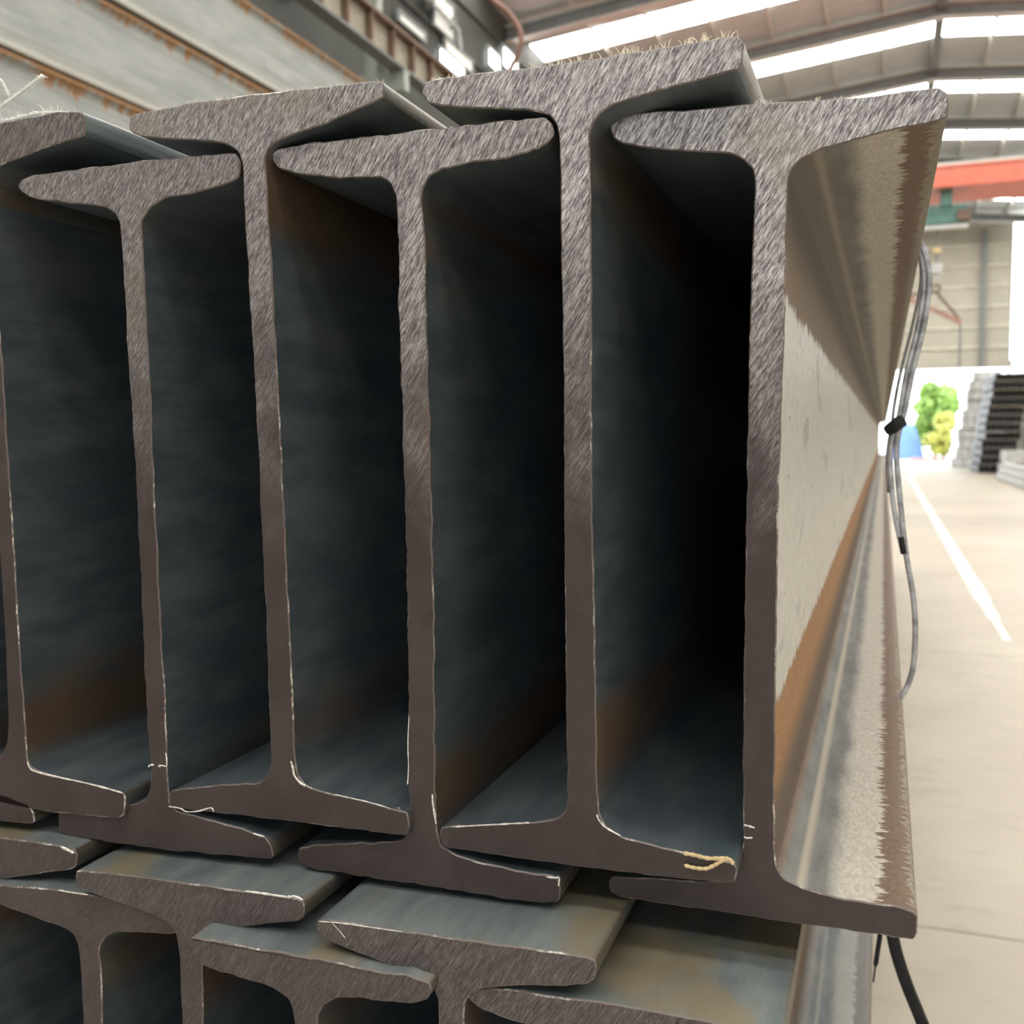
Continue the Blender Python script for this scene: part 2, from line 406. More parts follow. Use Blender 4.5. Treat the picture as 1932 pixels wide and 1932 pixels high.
for q in ((XL, -5.0, 0, 11.75), (7.0, XR, 0, 11.75), (-5.0, 7.0, 5.2, 11.75)):  # wide opening added in this unseen wall so sky light reaches the beam gaps
    mb = MB(); mb.box(q[0], q[1], YN - 0.1, YN, q[2], q[3]); part('wall_sheet', mb, M['sidewall'], wn)
mb = MB(); mb.box(-40, 40, -60, YN - 0.1, -0.2, -0.02)
yd = link('yard_ground', mb.mesh('yard_ground', M['ground'])); yd['kind'] = 'structure'; yd['label'] = 'pale yard behind the viewer'

# roof: sheets and skylight strips by turns, rafters between them, purlins along the hall
ce = struct('ceiling', 'low gable roof with crosswise skylight strips')
sky = [-8.2, -3.4, 1.2, 5.7, 10.2, 14.7, 19.2, 23.75, 28.1, 32.6, 37.6, 42.3, 47.0]
SW = 0.56
def slope_box(name, mat, x0, x1, y0, y1, d0, d1, parent):
    mb = MB(); vs = []
    for x in (x0, x1):
        for yy in (y0, y1):
            for d in (d0, d1): vs.append((x, yy, roof_z(x) + d))
    mb.add(vs, [(0,1,3,2),(4,6,7,5),(0,4,5,1),(2,3,7,6),(0,2,6,4),(1,5,7,3)])
    return part(name, mb, mat, parent)
for side in (0, 1):
    xa, xb = (XL - 0.2, RX) if side == 0 else (RX, XR + 0.2)
    prev = YN
    for s in sky + [None]:
        e = YF + 0.1 if s is None else s - SW
        slope_box('roof_sheet', M['roof'], xa, xb, prev, e, 0.0, 0.06, ce)
        if s is not None:
            # each strip is two or three overlapping sheets
            cuts = [xa, xa + (xb - xa) * 0.36, xa + (xb - xa) * 0.70, xb - 0.06] if side == 0 else [xa + 0.06, xa + (xb - xa) * 0.3, xa + (xb - xa) * 0.64, xb]
            for i in range(3):
                slope_box('skylight', M['skylight'], cuts[i] + 0.02, cuts[i+1] - 0.02, s - SW, s + SW, 0.0 + 0.004 * i, 0.03 + 0.004 * i, ce)
            prev = s + SW
    raf = [(sky[i] + sky[i+1]) / 2 + 0.15 for i in range(len(sky) - 1)] + [49.6]
    for r in raf:
        slope_box('rafter_web', M['rafter'], xa, xb, r - 0.01, r + 0.01, -0.50, -0.2, ce)
        slope_box('rafter_flange', M['foil'], xa, xb, r - 0.12, r + 0.12, -0.52, -0.50, ce)
        slope_box('rafter_flange', M['foil'], xa, xb, r - 0.12, r + 0.12, -0.20, -0.18, ce)
    x = RX
    k = 0
    while XL + 0.3 < x < XR - 0.3 or k == 0:
        mb = MB(); zt = roof_z(x) - 0.005
        mb.box(x - 0.008, x + 0.008, YN, YF, zt - 0.17, zt); mb.box(x - 0.008, x + 0.06, YN, YF, zt - 0.175, zt - 0.165)
        if not (side == 1 and k == 0): part('purlin', mb, M['foil'], ce)
        k += 1; x = RX + (1.25 * k if side else -1.25 * k)
mb = MB(); mb.box(RX - 0.10, RX + 0.10, YN, YF, RZ - 0.34, RZ - 0.2); part('ridge_beam', mb, M['rafter'], ce)

# yard outside the far door
mb = MB(); mb.box(-60, 60, YF + 0.1, 140, -0.2, -0.02)
yd = link('yard_ground', mb.mesh('yard_ground', M['ground'])); yd['kind'] = 'structure'; yd['label'] = 'sunlit pale yard outside the door'

def tree(name, label, x, y, h, rad, n, mat, seed, group=None):
    rnd = random.Random(seed)
    t = tag(empty(name, (x, y, 0)), label, 'tree', group)
    mb = MB(); mb.tube([(0, 0, -.05), (0.05, 0, h*0.3), (0, 0.05, h*0.62)], [0.14, 0.1, 0.05], 8)
    for k in range(5):
        a = k * 1.3; mb.tube([(0.03, 0.02, h*(0.25 + 0.07*k)), (math.cos(a)*rad*.6, math.sin(a)*rad*.6, h*(0.45 + 0.08*k))], [0.05, 0.02], 6)
    part('trunk', mb, M['bark'], t, True)
    lb = MB(); cl = []
    for k in range(44):
        zz = h * (0.22 + 0.75 * rnd.random()); rr = rad * (1.05 - 0.75 * abs(zz / h - 0.42) / 0.58)
        a = rnd.random() * 6.283; q = rr * math.sqrt(rnd.random())
        cl.append((math.cos(a) * q, math.sin(a) * q, zz, rad * (0.22 + 0.2 * rnd.random())))
    for k in range(n):
        c = rnd.choice(cl); d = Vector((rnd.gauss(0, 1), rnd.gauss(0, 1), rnd.gauss(0, 1))).normalized()
        p = Vector(c[:3]) + d * c[3] * (0.6 + 0.4 * rnd.random())
        u = Vector((rnd.gauss(0, 1), rnd.gauss(0, 1), rnd.gauss(0, .6))).normalized(); v = u.orthogonal().normalized()
        s = 0.09 + 0.06 * rnd.random()
        lb.add([p - u*s*1.6, p + v*s*.7, p + u*s*1.6, p - v*s*.7], [(0, 1, 2, 3)])
    f = part('foliage', lb, M[mat], t); f['kind'] = 'stuff'
    return t
tree('tree', 'bright green leafy tree outside, seen through the open far door', 3.35, 76.0, 5.0, 1.8, 9000, 'leaf', 3)
tree('shrub', 'yellow-green bush outside in front of the green tree', 3.65, 71.0, 2.8, 1.05, 4000, 'leafy', 5)
# blue tarpaulin heap and faded planks in the yard
def heap(name, label, cat, cx, cy, lx, ly, hz, mat):
    mb = MB(); nx, ny = 14, 10; vs = []; fs = []
    for j in range(ny + 1):
        for i in range(nx + 1):
            u, v = i / nx * 2 - 1, j / ny * 2 - 1
            hgt = hz * max(0, 1 - abs(u) ** 2.6) ** .7 * max(0, 1 - abs(v) ** 3) ** .6 * (0.85 - 0.25 * u + 0.25 * noise.noise((u * 2, v * 2, cx)))
            vs.append((u * lx, v * ly, hgt))
    for j in range(ny):
        for i in range(nx): a = j * (nx + 1) + i; fs.append((a, a + 1, a + nx + 2, a + nx + 1))
    k = len(vs)
    mb.add(vs, fs)
    o = tag(empty(name, (cx, cy, -0.02)), label, cat)
    part('sheet', mb, M[mat], o, True)
    mb = MB(); mb.box(-lx, lx, -ly, ly, -.03, 0.03); part('pallet', mb, M['timber'], o)
    return o
heap('tarpaulin_heap', 'blue tarpaulin over a heap in the yard, left of the green tree', 'tarpaulin', 1.3, 73.0, 1.25, 1.6, 2.9, 'blue')
pk = tag(empty('plank_pile', (2.6, 66.0, -0.02)), 'low faded red pile of planks in the yard before the green tree', 'planks')
for i in range(4):
    for j in range(2): boxpart('plank', pk, M['pink'], -1.1 + .12*i, 1.2 + .1*j, -0.5 + .26*i, -0.28 + .26*i, 0.12*j, 0.12*j + 0.1)

# ------------------------------------------------------------------ crane runway, crane, hoist, spreader
def runway(label, x):
    r = tag(empty('crane_runway', (x, 0, 0)), label, 'rail beam')
    for nm, b, m_ in (('upper_flange', (-0.14, 0.14, YN + .3, YF - .4, 7.36, 7.40), 'brownsteel'), ('rail', (-0.03, 0.03, YN + .3, YF - .4, 7.40, 7.48), 'brownsteel'),
                      ('web', (-0.01, 0.01, YN + .3, YF - .4, 6.93, 7.36), 'palesteel'), ('lower_flange', (-0.11, 0.11, YN + .3, YF - .4, 6.89, 6.93), 'rafter')):
        boxpart(nm, r, M[m_], *b)
    y = YN + 0.6
    me = None
    while y < YF - 1:
        if me is None:
            mb = MB(); mb.box(0.01, 0.11, -0.02, 0.02, 6.93, 7.36); mb.box(-0.11, -0.01, -0.02, 0.02, 6.93, 7.36); me = mb.mesh('stiffener', M['brownsteel'])
        link('stiffener', me, r, (0, y, 0)); y += 0.65
    s = 1 if x > 0 else -1
    for y in (-4.4, 4.6, 13.6, 22.6, 31.6, 40.6, 49.6): boxpart('bracket', r, M['colgreen'], *(sorted((-0.14 * s * -1 if False else -0.12 * s, s * 0.62))), y - 0.08, y + 0.08, 6.6, 6.88)
    return r
runway('rusty crane runway girder with pale web along the dark left wall', -6.7)
runway('crane runway girder along the right wall', 8.8)
cr = tag(empty('bridge_crane', (0, 22, 0)), 'red overhead bridge crane girder spanning the hall below the roof', 'crane')
boxpart('girder_web', cr, M['red'], -6.5, 8.6, -0.5, 1.0, 6.36, 6.71)
boxpart('lower_flange', cr, M['red'], -6.4, 8.5, -0.52, 1.02, 6.345, 6.36)
boxpart('upper_flange', cr, M['red'], -6.4, 8.5, -0.52, 1.02, 6.71, 6.74)
boxpart('walkway_rail', cr, M['foil'], -6.4, 8.5, -0.51, -0.48, 6.74, 6.80)
for x in (-6.7, 8.8):
    mb = MB(); mb.box(x - .16, x + .16, -1.4, 1.8, 7.49, 7.75); mb.box(*((x + .16, x + .42) if x < 0 else (x - .42, x - .16)), -.3, .8, 6.75, 7.7); pass; part('end_carriage', mb, M['red'], cr)
ho = boxpart('hoist_trolley', cr, M['teal'], 0.35, 1.42, -0.25, 0.15, 5.70, 6.02)
boxpart('motor', ho, M['teal'], 0.95, 1.15, -0.30, 0.1, 6.02, 6.34)
boxpart('motor', ho, M['brownsteel'], 1.25, 1.48, -0.32, 0.1, 5.74, 5.92)
boxpart('lamp_tray', cr, M['paleblock'], 0.62, 1.45, -0.3, -0.1, 5.60, 5.66)
mb = MB()
for k in range(26): mb.tube([(0.9, -0.15, 5.62 - k * .034), (0.9 + (.012 if k % 2 else 0), -0.15 + (0 if k % 2 else .012), 5.59 - k * .034)], 0.016, 6)
part('chain', mb, M['post'], cr)
mb = MB(); mb.box(0.80, 1.0, -0.24, -0.06, 4.76, 4.95); mb.tube([(0.9, -.15, 4.78), (0.9, -.15, 4.66), (0.96, -.15, 4.58), (0.93, -.15, 4.5), (0.86, -.15, 4.54)], 0.03, 8)
part('hook_block', mb, M['paleblock'], cr, True)
boxpart('limit_switch', cr, M['straw'], 0.84, 0.98, -0.22, -0.08, 5.15, 5.25)
sp = tag(empty('lifting_spreader', (0.9, 21.8, 4.40)), 'brown triangular lifting spreader hanging from the crane hook', 'lifting beam')
mb = MB(); mb.bar((-0.55, 0, -.08), (0.47, 0, -0.62), 0.09, 0.09); part('spreader_bar', mb, M['pink'], sp)
for e in ((-0.55, 0, -.06), (0.47, 0, -0.60)):
    mb = MB(); mb.bar((0.0, 0, 0.0), e, 0.05, 0.05); part('sling', mb, M['brownsteel'], sp)
mb = MB(); mb.tube([(0.46, 0, -0.66), (0.46, 0, -1.5)], 0.025, 8); part('hanging_chain', mb, M['post'], sp)
mb = MB(); mb.tube([(0.08 * math.cos(a), 0, 0.06 + .07 * math.sin(a)) for a in [i * .5236 for i in range(13)]], 0.02, 6); part('shackle', mb, M['brownsteel'], sp, True)

# hanging cable, pale conduit on the left wall
cb = tag(empty('hanging_cable', (-6.5, 6, 7.5)), 'thin reddish cable looping down from the roof side behind the beams', 'cable')
mb = MB(); pts = spline([(-6.55, 6.0, 6.87), (-5.2, 6.0, 6.3), (-3.6, 6.0, 5.25), (-2.48, 6, 4.432), (-2.31, 6, 4.279), (-2.206, 6, 4.185), (-2.138, 6, 4.081), (-2.128, 6, 4.002), (-2.159, 6, 3.912), (-2.2, 6, 3.838), (-2.25, 6, 3.6), (-2.24, 6, 2.6), (-2.2, 6, 0.9), (-2.15, 6, 0.02)])
pts = [p - Vector((-6.5, 6, 7.5)) for p in pts]
mb.tube(pts, 0.017, 8); part('sheath', mb, M['cable'], cb, True)
mb = MB(); mb.box(-0.08, -.03, -.03, .03, -.66, -.615); part('clip', mb, M['post'], cb)
cn = tag(empty('wall_conduit', (-7.85, 17, 9.3)), 'pale straight conduit pipe slanting along the dark left wall', 'pipe')
mb = MB(); mb.tube([(0, -1.0, 0.25), (0, 1.5, 0.1)], 0.05, 8); mb.tube([(0, 1.5, 0.1), (0, 1.62, -0.2)], 0.05, 8); part('pipe', mb, M['paleblock'], cn, True)
for y in (-.8, 0.3, 1.3): boxpart('pipe_clip', cn, M['post'], -.1, 0.06, y - .03, y + .03, .06, .26)

# ------------------------------------------------------------------ stock on the right side of the aisle
rnd = random.Random(11)
def bundle_mesh(w, l, h, nx, nz):
    mb = MB(); cw, ch = w / nx, h / nz; t = min(cw, ch) * 0.1
    for i in range(nx):
        for j in range(nz):
            x0, x1, z0, z1 = i*cw + .004, (i+1)*cw - .004, j*ch + .003, (j+1)*ch - .003
            # square tube: four walls, open end recessed
            o = [(x0, 0, z0), (x1, 0, z0), (x1, 0, z1), (x0, 0, z1)]; q = [(x0+t, 0, z0+t), (x1-t, 0, z0+t), (x1-t, 0, z1-t), (x0+t, 0, z1-t)]
            r = [(a, .25, c) for a, b, c in q]; bk = [(a, l, c) for a, b, c in o]
            mb.add(o + q + r + bk, [(0,1,5,4),(1,2,6,5),(2,3,7,6),(3,0,4,7),(4,5,9,8),(5,6,10,9),(6,7,11,10),(7,4,8,11),(8,9,10,11),(0,12,13,1),(1,13,14,2),(2,14,15,3),(3,15,12,0),(15,14,13,12)])
    return mb
bm_ = bundle_mesh(1.3, 4.6, 0.27, 6, 2).mesh('tubes', M['tube'])
names = ['lowest', 'second', 'third', 'fourth', 'fifth', 'sixth', 'seventh', 'eighth', 'ninth', 'tenth', 'eleventh', 'twelfth', 'topmost']
def bundle(x, y, z, me, label, group, r, wid, white):
    o = tag(empty('tube_bundle', (x, y, z)), label, 'tube bundle', group)
    link('tubes', me, o)
    for yy in (0.06, 3.9): boxpart('spacer', o, M['timber'], 0.02, wid - .02, yy - .05, yy + .05, -.06 if r == 0 else (-.044 if white else -.06), -0.004)
    return o
for r in range(13):
    for c in range(3):
        if r == 12 and c == 0: continue
        off = rnd.uniform(-.05, .05) + r * 0.045 if c == 0 else 0.66
        bundle(3.62 + c * 1.42 + off, 45.0 + rnd.uniform(-.12, .12), 0.06 + r * 0.335, bm_,
               'black tube bundle, %s tier of the %s black column by the far door' % (names[r], ('left', 'middle', 'right')[c]), 'black tube bundles by the far door', r, 1.3, False)
wmesh = bundle_mesh(1.25, 4.2, 0.41, 3, 2).mesh('tubes', M['tubelight'])
for r in range(10):
    x = 3.1 + r * 0.085 + rnd.uniform(-.06, .06)
    bundle(x, 53.2 + rnd.uniform(-.1, .1), 0.04 + r * 0.46, wmesh, 'white-wrapped bundle, %s of the leaning white column just outside the far door' % names[r if r < 9 else 12], 'white bundles by the far door', r, 1.25, True)
for k, (x0, z0, dy) in enumerate(((4.28, 0.52, 0.0), (4.22, 0.02, .15))):
    o = tag(empty('steel_slab', (x0, 41.6 + dy, z0)), ('upper' if k == 0 else 'lower') + ' pale steel slab of the pair stacked before the black bundles', 'steel slab')
    boxpart('slab_body', o, M['paleblock'], 0, 1.9, 0, 2.2, 0, 0.44)
    for xx in (.4, 1.4): boxpart('bearer', o, M['timber'], xx, xx + .1, 0.1, 2.1, -.055 if k == 0 else -.02, 0)
bars = [(3.75, 30.5, .0, 9.0), (3.98, 31.2, .0, 9.0), (4.22, 30.8, 0, 9.0), (3.86, 31.0, .2, 8.5), (4.1, 31.4, .2, 8.5), (3.98, 31.6, .4, 8.2)]
lab = ['outermost bottom', 'middle bottom', 'inner bottom', 'outer second-tier', 'inner second-tier', 'topmost']
for (x, y, z, l), lb_ in zip(bars, lab):
    o = tag(empty('square_billet', (x, y, z)), 'pale square steel billet lying beside the aisle, %s of its pile' % lb_, 'steel bar', 'pale billets beside the aisle')
    mb = MB(); mb.prism([(0, .02), (0, .17), (.02, .19), (.19, .19), (.21, .17), (.21, .02), (.19, 0), (.02, 0)], 0, l); part('bar', mb, M['paleblock'], o)
    boxpart('binding_band', o, M['strapgrey'], -.004, .214, 1.5, 1.56, -.0 + .001, .194)

# ------------------------------------------------------------------ I-beam builder
def chaikin(P):
    o = []
    for i in range(len(P)):
        a = Vector(P[i]); b = Vector(P[(i + 1) % len(P)]); o += [a * .88 + b * .12, a * .12 + b * .88]
    return o
def dense(P, step):
    o = []
    for i in range(len(P)):
        a = P[i]; b = P[(i + 1) % len(P)]; n = max(1, int((b - a).length / step))
        o += [a.lerp(b, k / n) for k in range(n)]
    return o
HC = 0.76
def beam_parts(name, outline, y0, length, seed, jag=1.0, step=0.0025, mats=None):
    """returns {part name: (mesh)} for one beam; outline in x,z clockwise, local to the beam's base"""
    P = dense(chaikin(outline), step)
    zc = (max(p[1] for p in P) + min(p[1] for p in P)) / 2
    up = [p for p in P if p[1] > zc]; dn = [p for p in P if p[1] <= zc]
    def mid(S): a = min(S, key=lambda p: p[0]); b = max(S, key=lambda p: p[0]); return (a + b) / 2
    ax = (mid(up) - mid(dn)).normalized(); pr = Vector((ax[1], -ax[0]))
    hs = [p.dot(ax) for p in P]; h0, h1 = min(hs), max(hs)
    # upper / lower outer lines from tip to tip so a slightly skewed flange still counts as flat
    mt, mdn = mid(up), mid(dn)
    wc = (mt.dot(pr) + mdn.dot(pr)) / 2
    hw = (max(p.dot(pr) for p in P) - min(p.dot(pr) for p in P)) / 2
    HS = [2 * (h - h0) / (h1 - h0) - 1 for h in hs]
    n = len(P)
    # start the loop just after it enters the upper flange
    st = next(i for i in range(n) if HS[i] > HC and HS[i - 1] <= HC)
    P = P[st:] + P[:st]; HS = HS[st:] + HS[:st]
    runs = []; cur = []; zone = None
    for i in range(n):
        zz = 1 if HS[i] > HC else (-1 if HS[i] < -HC else 0)
        if zz != zone:
            if cur: runs.append((zone, cur))
            cur = []; zone = zz
        cur.append(i)
    runs.append((zone, cur))
    assert [r[0] for r in runs] == [1, 0, -1, 0], (name, [r[0] for r in runs])
    nor = []
    for i in range(n):
        d = (P[(i + 1) % n] - P[i - 1]).normalized(); nor.append(Vector((-d[1], d[0])))   # outward for a clockwise loop
    rag = []
    for i in range(n):
        p = P[i]
        v = noise.noise((p[0] * 260 + seed, p[1] * 260, 1.3)) * .55 + noise.noise((p[0] * 70 + seed, p[1] * 70, 4.1)) * .6
        rag.append(v * 0.0007 * jag)
    def ring(idx, off, rg): return [P[i] + nor[i] * (off + (rag[i] if rg else 0)) for i in idx]
    res = {}
    top, webr, bot, webl = [r[1] for r in runs]
    for nm, strips in (('upper_flange', [top]), ('web', [webr, webl]), ('lower_flange', [bot])):
        if nm == 'web': strips = [[top[-1]] + webr + [bot[0]], [bot[-1]] + webl + [top[0]]]
        allidx = [i for s in strips for i in s]
        lay = [(-0.0007, True, 0.0), (0.0, True, 0.0007), (0.0, True, 0.004), (0.0, False, 0.014), (0.0, False, length)]
        vs = []; fs = []; mi = []; N = len(allidx)
        for off, rg, yy in lay: vs += [(q[0], yy, q[1]) for q in ring(allidx, off, rg)]
        fs.append(tuple(range(N))); mi.append(1)
        fs.append(tuple(range(5 * N - 1, 4 * N - 1, -1))); mi.append(1)
        base = 0
        for s in strips:
            for k in range(len(s) - 1):
                a = base + k
                for L in range(4):
                    fs.append((L*N + a, (L+1)*N + a, (L+1)*N + a + 1, L*N + a + 1)); mi.append(2 if L == 0 else 0)
            base += len(s)
        me = bpy.data.meshes.new(name + '_' + nm); me.from_pydata(vs, [], fs)
        for m in (mats or (M['scale'], M['face'], M['edge'])): me.materials.append(m)
        me.polygons.foreach_set('material_index', mi); me.polygons.foreach_set('use_smooth', [True] * len(fs))
        me.set_sharp_from_angle(angle=math.radians(40))
        for k in ('lat', 'hgt', 'hs', 'outer', 'right'): me.attributes.new(k, 'FLOAT', 'POINT')
        A = me.attributes
        la = [abs(P[i].dot(pr) - wc) / hw for i in allidx] * 5
        hv = [HS[i] for i in allidx] * 5
        A['lat'].data.foreach_set('value', la); A['hgt'].data.foreach_set('value', [abs(v) for v in hv]); A['hs'].data.foreach_set('value', hv)
        A['outer'].data.foreach_set('value', [1.0 if (nor[i].dot(ax) * (1 if HS[i] > 0 else -1) > 0.8) else 0.0 for i in allidx] * 5)
        A['right'].data.foreach_set('value', [1.0 if P[i].dot(pr) > wc else 0.0 for i in allidx] * 5)
        me.update(); res[nm] = me
    return res
def put_beam(name, label, group, meshes, loc, polish_light, bare=0.0, cat='steel beam'):
    o = tag(empty(name, loc), label, cat, group)
    for nm in ('upper_flange', 'web', 'lower_flange'):
        c = link(nm, meshes[nm], o); c['polish_light'] = polish_light; c['bare'] = bare
    return o
